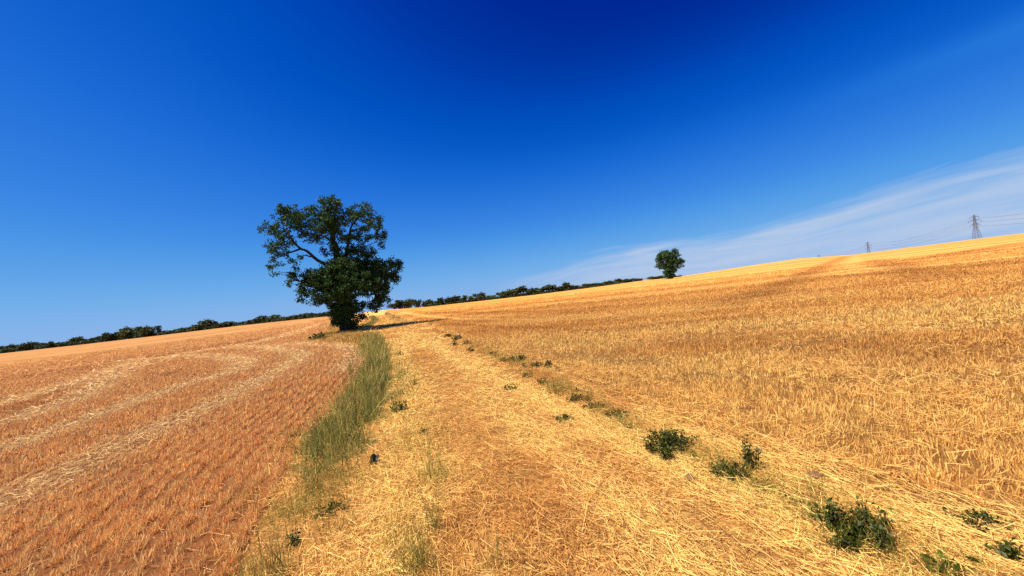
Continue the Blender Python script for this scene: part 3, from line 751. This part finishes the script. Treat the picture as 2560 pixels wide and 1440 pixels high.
stations = [(P0, P0z)] + list(zip(PY, PZ))
ARMN = ['lower', 'middle', 'upper']; SPAN = ['right of the largest pylon', 'between the largest and the mid sized pylon', 'between the mid sized pylon and the smallest']
perp = np.array([math.cos(rz), math.sin(rz)])
for k in range(3):
    (a, za), (b, zb) = stations[k], stations[k + 1]
    for ai, (z, ln) in enumerate(ARMS):
        for s in (-1, 1):
            pa = np.array([a[0] + perp[0] * s * ln, a[1] + perp[1] * s * ln, za + z - 2.6]); pb = np.array([b[0] + perp[0] * s * ln, b[1] + perp[1] * s * ln, zb + z - 2.6])
            t = np.linspace(0, 1, 25)[:, None]
            pts = pa + (pb - pa) * t; pts[:, 2] -= 9 * (4 * t * (1 - t))[:, 0]
            T = Tubes(); T.add(pts - pa, .085, 4)
            o = T.build('overhead_cable', M_CABLE); o.location = pa
            tag(o, f"{'nearer' if s > 0 else 'farther'} {ARMN[ai]} thin power cable {SPAN[k]}", 'cable', 'cables of the overhead power line')

# ------------------------------------------------------------------ weeds and small things in the foreground
def weed(px, py, wpx, hpx, label, leaf=.035, dens=1.0, dark=1.0, upright=False, broad=False, name='weed'):
    b = hit(px, py); D = math.hypot(b[0], b[1]); d3 = math.sqrt(D * D + H * H)
    k = d3 / F * .98
    az = math.atan2(b[0], b[1])
    w = wpx * k * math.cos(az); h = max(.05, hpx * k * (.85 if hpx < wpx else 1.0) * math.cos(az) ** .5)
    root = empty(name, (b[0], b[1], b[2])); tag(root, label, 'plant', 'green weeds growing along the track')
    T = Tubes(); tips = []
    ns = int(7 + 22 * w / .4 * dens) if not upright else int(8 * dens + 3)
    for i in range(ns):
        a = rng.uniform(0, 2 * PI); q = rng.random() ** .6
        base = np.array([math.cos(a) * q * w * .32, math.sin(a) * q * w * .28, -.01])
        top = np.array([math.cos(a) * q * w * .55, math.sin(a) * q * w * .42, h * rng.uniform(.45, 1.0) * (1 - .35 * q * q)])
        mid = (base + top) / 2 + rng.normal(0, .012, 3)
        p = smooth_path([base, mid, top], 4); T.add(p, np.linspace(.004, .0018, len(p)) * max(1, D / 6), 5); tips.append(p)
    T.build('stems', M_STEM, root)
    sk = np.concatenate([p[2:] for p in tips])
    lf = leaf * .8 * max(1, D / 5)
    n = int(max(50, min(2600, 4.2 * dens * w * (h + w * .6) / lf ** 2)))
    P = sk[rng.integers(len(sk), size=n)] + rng.normal(0, lf * .55, (n, 3)); P[:, 2] = np.maximum(P[:, 2], .01)
    C = mixc(np.array([.032, .044, .004]), np.array([.105, .118, .012]), rng.random(n)) * dark
    leaf_mesh('leaves', P, rng.uniform(.6, 1.4, n) * lf * (1.25 if broad else 1), jitter(C, .2), M_WEED, root, .05, .6)

WEEDS = [(1685, 1135, 120, 62, 'largest dark green bushy weed right of the track, a wide low mound', .036, 1.3, .9),
 (1832, 1196, 85, 46, 'sprawling dark weed just below the tall upright one on the right side', .034, 1.0, .8),
 (1880, 1180, 40, 80, 'tall narrow upright weed with open leaves right of the track', .034, .9, .9),
 (2085, 1325, 60, 66, 'tall leafy weed at the left of the bottom right clump', .036, 1.1, 1.0),
 (2155, 1372, 125, 66, 'dense low dark weed mound nearest the bottom right corner', .036, 1.4, .8),
 (2170, 1330, 90, 62, 'spreading weed with a raised leafy shoot behind the dense bottom right mound', .036, 1.0, 1.0),
 (2450, 1318, 100, 34, 'flat dark weed half covered by straw near the right edge', .034, .8, .8),
 (2535, 1400, 80, 50, 'thin dark weed among long straws in the bottom right corner', .034, .6, .8),
 (1440, 1006, 38, 24, 'compact round weed, first of three in a row on the ridge', .034, 1.2, .8),
 (1487, 1024, 46, 18, 'flat weed in the middle of three in a row on the ridge', .034, 1.2, .8),
 (1542, 1046, 52, 26, 'loose weed, nearest of three in a row on the ridge', .034, .8, .9),
 (1410, 1054, 46, 20, 'low weed alone on the bare track left of the three ridge weeds', .032, .8, 1.0),
 (1275, 976, 40, 15, 'sparse low weed lying in the middle of the track', .032, .6, 1.0),
 (1297, 902, 42, 20, 'feathery weed on the ridge left of a pair of small bushes', .034, .7, .9),
 (1342, 918, 24, 22, 'left one of a pair of small upright bushes at the stubble edge', .034, .9, .9),
 (1370, 918, 24, 18, 'right one of a pair of small upright bushes at the stubble edge', .034, 1.2, .8),
 (1143, 850, 24, 14, 'farthest small dark weed on the ridge before the tree shadow', .034, 1.2, .8),
 (1166, 862, 18, 9, 'tiny flat weed just nearer than the farthest ridge weed', .034, 1.0, .8),
 (1000, 1028, 46, 34, 'airy weed beside the green verge with pale straw round it', .03, .5, 1.2),
 (826, 1285, 66, 28, 'low broad weed below the end of the green verge', .036, .6, 1.0),
 (735, 1366, 46, 30, 'dark ragged weed at the bottom left of the track', .036, .6, .8),
 (1062, 1085, 26, 18, 'small pale weed in the track right of the verge', .03, .5, 1.3),
 (800, 848, 34, 12, 'dark green low bush in the dry grass left of the trunk', .05, 1.3, 1.0)]
for a in WEEDS: weed(*a)
for t_, o_, w_ in zip(np.linspace(.06, .98, 26), rng.normal(0, 11, 26), rng.uniform(14, 28, 26)):
    q = np.array([(2230, 1392), (2040, 1285), (1850, 1200), (1620, 1090), (1500, 1020), (1390, 955), (1240, 895), (1100, 835)], float)
    i_ = t_ * 7; k_ = int(i_); p_ = q[k_] + (q[min(k_ + 1, 7)] - q[k_]) * (i_ - k_)
    weed(p_[0] + o_, p_[1] - o_ * .3, w_ * np.interp(t_, [0, 1], [1.8, .8]), 15 * np.interp(t_, [0, 1], [1.7, .8]), 'tiny low green sprig among the dry grass of the ridge beside the track', .03, .6, 1.3, name='sprig')
weed(2345, 1424, 78, 34, 'broad leaved bright green dock plant at the bottom right', .06, .5, 1.5, False, True, 'dock_plant')

def grass_clump(px, py, wpx, hpx, n, label, c0, c1, wid=.004):
    b = hit(px, py); D = math.hypot(b[0], b[1]); k = math.sqrt(D * D + H * H) / F
    w, h = wpx * k * .5, hpx * k
    root = empty('grass_clump', tuple(b)); tag(root, label, 'grass clump', 'tall grass clumps standing in the track')
    B = Blades(); P = np.stack([rng.normal(0, w * .5, n), rng.normal(0, w * .4, n), np.full(n, -.01)], 1)
    Bd = np.concatenate([rng.normal(0, .25, (n, 2)), -np.abs(rng.normal(0, .12, (n, 1)))], 1)
    B.add(P, lean(n, .22), rng.uniform(.45, 1.0, n) * h, wid * max(1, D / 4), jitter(mixc(c0, c1, rng.random(n)), .2), Bd, 4, .3)
    B.build('blades', M_GRASS, root)
    S = Blades(); m = max(4, n // 6); P = np.stack([rng.normal(0, w * .5, m), rng.normal(0, w * .4, m), np.zeros(m)], 1); Dm = lean(m, .15)
    S.add(P, Dm, rng.uniform(.8, 1.15, m) * h, .003 * max(1, D / 4), jitter(np.tile(OLIVE * 1.6, (m, 1)), .2), None, 2)
    S.build('seed_stems', M_GRASS, root)
for a in [(1085, 1200, 80, 80, 90, 'wispy green grass clump standing mid track right of the verge', OLIVE, OLIVE * 1.8), (1092, 1330, 20, 180, 26, 'tallest single thin green stem in the near track', OLIVE, OLIVE * 1.5),
 (1045, 1425, 90, 90, 110, 'spiky green grass clump at the bottom of the track', OLIVE * .9, OLIVE * 1.6), (690, 1440, 70, 95, 80, 'bluish thick bladed grass clump at the bottom left', BLUEG, OLIVE), (785, 1235, 60, 60, 60, 'dark grass clump at the near end of the verge', BLUEG, OLIVE * 1.3),
 (1390, 985, 50, 40, 50, 'thin olive grass tuft on the ridge beside the round weed', OLIVE, OLIVE * 1.7), (1480, 1000, 50, 36, 50, 'thin olive grass tuft behind the three ridge weeds', OLIVE, OLIVE * 1.9), (1037, 965, 16, 45, 30, 'narrow green grass tuft in the far left wheel track', OLIVE, OLIVE * 1.2),
 (2045, 1245, 30, 70, 14, 'few dark bent stems standing in the pale straw on the right', BROWN_C, OLIVE), (1245, 1420, 60, 60, 50, 'dry olive grass tuft at the bottom centre', OLIVE * 1.3, DRYG), (850, 1330, 80, 45, 60, 'sparse olive grass tuft below the verge', OLIVE, DRYG)]:
    grass_clump(*a)

def lump(name, px, py, sx, sy, sz, mat, label, cat, seed):
    g = np.random.default_rng(seed); b = hit(px, py)
    V = []; nu, nv = 14, 9
    for j in range(nv + 1):
        for i in range(nu):
            th, ph = 2 * PI * i / nu, PI * j / nv
            d = np.array([math.sin(ph) * math.cos(th), math.sin(ph) * math.sin(th), math.cos(ph)])
            k = 1 + .28 * math.sin(3 * d[0] + seed) * math.cos(4 * d[1] + seed * 2) + .12 * math.sin(9 * d[2] + 7 * d[0] + seed)
            V.append(d * k * np.array([sx, sy, sz]))
    Fq = [(j * nu + i, j * nu + (i + 1) % nu, (j + 1) * nu + (i + 1) % nu, (j + 1) * nu + i) for j in range(nv) for i in range(nu)]
    o = mesh_obj(name, V, np.array(Fq)[:, ::-1], mat, None, None, True); o.location = (b[0], b[1], b[2] + sz * .5 + .015); o.rotation_euler = (g.uniform(-.3, .3), g.uniform(-.3, .3), g.uniform(0, 6))
    tag(o, label, cat)
lump('stone', 1726, 1200, .055, .04, .022, M_CLOD, 'flat brown stone on the track below the largest weed', 'stone', 3)
lump('earth_clod', 2035, 1200, .07, .05, .03, M_CLOD, 'dark earth clod in the pale straw at the stubble edge', 'clod', 5)
lump('earth_clod', 1896, 1135, .045, .035, .025, M_CLOD, 'small earth clod beside the tall upright weed', 'clod', 8)
# black plastic scrap: a curled sheet with thickness
def scrap():
    b = hit(932, 1168)
    nu, nv = 12, 16; V = []
    for s in (0, 1):
        for j in range(nv + 1):
            for i in range(nu + 1):
                u, v = i / nu - .5, j / nv
                wv = .075 * (0.35 + .9 * math.sin(min(1, v * 1.1 + .12) * PI * .62)) * (1 + .1 * math.sin(9 * v))
                V.append((u * wv, .035 * v + .03 * math.cos(u * 4) - .004 * s + .01 * math.sin(7 * u + 5 * v), .02 + .125 * v + .012 * math.sin(8 * u + 3 * v)))
    n1 = (nu + 1) * (nv + 1); Fq = []
    for j in range(nv):
        for i in range(nu):
            a = j * (nu + 1) + i; q = (a, a + 1, a + nu + 2, a + nu + 1); Fq.append(q); Fq.append(tuple(n1 + k for k in q[::-1]))
    rim = [i for i in range(nu + 1)] + [j * (nu + 1) + nu for j in range(1, nv + 1)] + [nv * (nu + 1) + i for i in range(nu - 1, -1, -1)] + [j * (nu + 1) for j in range(nv - 1, 0, -1)]
    for a, c in zip(rim, rim[1:] + rim[:1]): Fq.append((a, n1 + a, n1 + c, c))
    o = mesh_obj('plastic_scrap', V, Fq, M_BLACK, None, None, True); o.location = (b[0], b[1], b[2] - .01); o.rotation_euler = (-.2, .25, .3)
    tag(o, 'small curled black plastic scrap at the edge of the green verge', 'scrap')
scrap()

# ------------------------------------------------------------------ sun, sky
SUN_AZ, SUN_EL = math.radians(-109), math.radians(62)
sl = bpy.data.lights.new('sun', 'SUN'); sl.energy = 5.0; sl.angle = math.radians(.5); sl.color = (1, .93, .80)
so = bpy.data.objects.new('sun', sl); col.objects.link(so)
sd = Vector((math.sin(SUN_AZ) * math.cos(SUN_EL), math.cos(SUN_AZ) * math.cos(SUN_EL), math.sin(SUN_EL)))
so.rotation_euler = sd.to_track_quat('Z', 'Y').to_euler(); so.location = (0, 0, 60)

w = bpy.data.worlds.new('World'); scene.world = w; w.use_nodes = True
nt = w.node_tree; nt.nodes.clear(); N = nt.nodes.new; Lk = nt.links.new
out = N('ShaderNodeOutputWorld'); bg = N('ShaderNodeBackground'); Lk(bg.outputs[0], out.inputs[0]); bg.inputs['Strength'].default_value = .1
sky = N('ShaderNodeTexSky'); sky.sky_type = 'NISHITA'; sky.sun_disc = False; sky.sun_elevation = SUN_EL; sky.sun_rotation = SUN_AZ
sky.altitude = 100; sky.air_density = .6; sky.dust_density = .2; sky.ozone_density = 8.0
h0 = N('ShaderNodeVectorMath'); h0.operation = 'SCALE'; h0.inputs['Scale'].default_value = .1; Lk(sky.outputs[0], h0.inputs[0])
hc_ = N('ShaderNodeRGBCurve'); Lk(h0.outputs[0], hc_.inputs['Color'])            # the photo's deep, saturated rendering of the blue
for ci, pp in enumerate((((0, 0), (.058, 0), (.09, .018), (.2, .095), (.4, .17), (1, .22)), ((0, 0), (.075, .005), (.117, .058), (.18, .135), (.35, .265), (.6, .32), (1, .35)),
                         ((0, 0), (.2, .19), (.27, .36), (.385, .49), (.6, .55), (1, .55)))):
    cu = hc_.mapping.curves[ci]
    cu.points[0].location = pp[0]; cu.points[1].location = pp[-1]
    for q in pp[1:-1]: cu.points.new(*q)
hc_.mapping.update()
hs = N('ShaderNodeVectorMath'); hs.operation = 'SCALE'; hs.inputs['Scale'].default_value = 9.3; Lk(hc_.outputs[0], hs.inputs[0])
tc = N('ShaderNodeTexCoord'); sx = N('ShaderNodeSeparateXYZ'); Lk(tc.outputs['Generated'], sx.inputs[0])
def M(op, a, b=None, c=None, clamp=False):
    n = N('ShaderNodeMath'); n.operation = op; n.use_clamp = clamp
    for i, v in enumerate((a, b, c)):
        if v is None: continue
        if isinstance(v, (int, float)): n.inputs[i].default_value = v
        else: Lk(v, n.inputs[i])
    return n.outputs[0]
azn = M('ARCTAN2', sx.outputs[0], sx.outputs[1]); eln = M('ARCSINE', sx.outputs[2])
# thin cirrus veil: its upper rim climbs towards the right (azimuth, elevation in radians)
RIM = [(1200, 705), (1370, 664), (1480, 628), (1650, 596), (1830, 566), (2050, 512), (2250, 448), (2560, 360), (2900, 300)]
rim = []
for p in RIM:
    d = ray(*p); rim.append((math.atan2(d[0], d[1]), math.atan(d[2])))
cv = N('ShaderNodeFloatCurve'); c = cv.mapping.curves[0]
a0, a1, e1 = rim[0][0], rim[-1][0], .3
pts = [((a - a0) / (a1 - a0), e / e1) for a, e in rim]
c.points[0].location = pts[0]; c.points[-1].location = pts[-1]
for p in pts[1:-1]: c.points.new(*p)
cv.mapping.update()
tnorm = M('DIVIDE', M('SUBTRACT', azn, a0), a1 - a0, None, True)
Lk(tnorm, cv.inputs['Value'])
rimel = M('MULTIPLY', cv.outputs[0], e1)
cmb = N('ShaderNodeCombineXYZ'); Lk(M('MULTIPLY', azn, 4.2), cmb.inputs[0])
Lk(M('MULTIPLY', M('SUBTRACT', eln, M('MULTIPLY', rimel, .8)), 44), cmb.inputs[1])
nz = N('ShaderNodeTexNoise'); nz.inputs['Scale'].default_value = 1.0; nz.inputs['Detail'].default_value = 7; nz.inputs['Roughness'].default_value = .55; nz.inputs['Distortion'].default_value = .4; Lk(cmb.outputs[0], nz.inputs['Vector'])
wob = M('MULTIPLY', M('SUBTRACT', nz.outputs['Fac'], .5), .085)
below = M('DIVIDE', M('ADD', M('SUBTRACT', rimel, eln), wob), .045, None, True)
streak = M('MULTIPLY_ADD', M('SUBTRACT', nz.outputs['Fac'], .5), 1.3, .62, True)
grow = M('MULTIPLY', tnorm, 3.6, None, True)
mask = M('MULTIPLY', M('MULTIPLY', below, streak), M('MULTIPLY', grow, .95))
# faint trail, upper right
d1, d2 = ray(2100, 240), ray(2560, 62)
p1, p2 = (math.atan2(d1[0], d1[1]), math.atan(d1[2])), (math.atan2(d2[0], d2[1]), math.atan(d2[2]))
slope = (p2[1] - p1[1]) / (p2[0] - p1[0])
off = M('ABSOLUTE', M('SUBTRACT', eln, M('MULTIPLY_ADD', azn, slope, p1[1] - slope * p1[0])))
trail = M('MULTIPLY', M('SUBTRACT', 1.0, M('DIVIDE', off, .03), None, True), M('MULTIPLY', M('DIVIDE', M('SUBTRACT', azn, p1[0] - .1), .3, None, True), .05))
mt = N('ShaderNodeMix'); mt.data_type = 'RGBA'; Lk(M('MULTIPLY', trail, 3.0), mt.inputs['Factor']); Lk(hs.outputs[0], mt.inputs['A']); mt.inputs['B'].default_value = (.35, 2.3, 5.2, 1)
mx = N('ShaderNodeMix'); mx.data_type = 'RGBA'; Lk(mask, mx.inputs['Factor']); Lk(mt.outputs['Result'], mx.inputs['A']); mx.inputs['B'].default_value = (3.3, 3.95, 5.1, 1)
Lk(mx.outputs['Result'], bg.inputs['Color'])

# ------------------------------------------------------------------ camera, view
cd = bpy.data.cameras.new('camera'); cam = bpy.data.objects.new('camera', cd); col.objects.link(cam)
cd.sensor_width = 36; cd.lens = F / 2560 * 36; cd.clip_start = .05; cd.clip_end = 30000
X0 = Vector((1, 0, 0)); Z0 = Vector((0, -sP, cP)); fwd = Vector((0, cP, sP))
Xc = X0 * cR - Z0 * sR; Yc = X0 * sR + Z0 * cR; Zc = -fwd
Mx = Matrix((Xc, Yc, Zc)).transposed().to_4x4(); Mx.translation = (0, 0, H)
cam.matrix_world = Mx
scene.camera = cam
scene.render.resolution_x, scene.render.resolution_y = 1024, 576
scene.view_settings.view_transform = 'Standard'; scene.view_settings.look = 'None'; scene.view_settings.exposure = 0.65; scene.view_settings.gamma = 1.0
scene.cycles.use_denoising = False
scene.cycles.max_bounces = 6; scene.cycles.transparent_max_bounces = 4
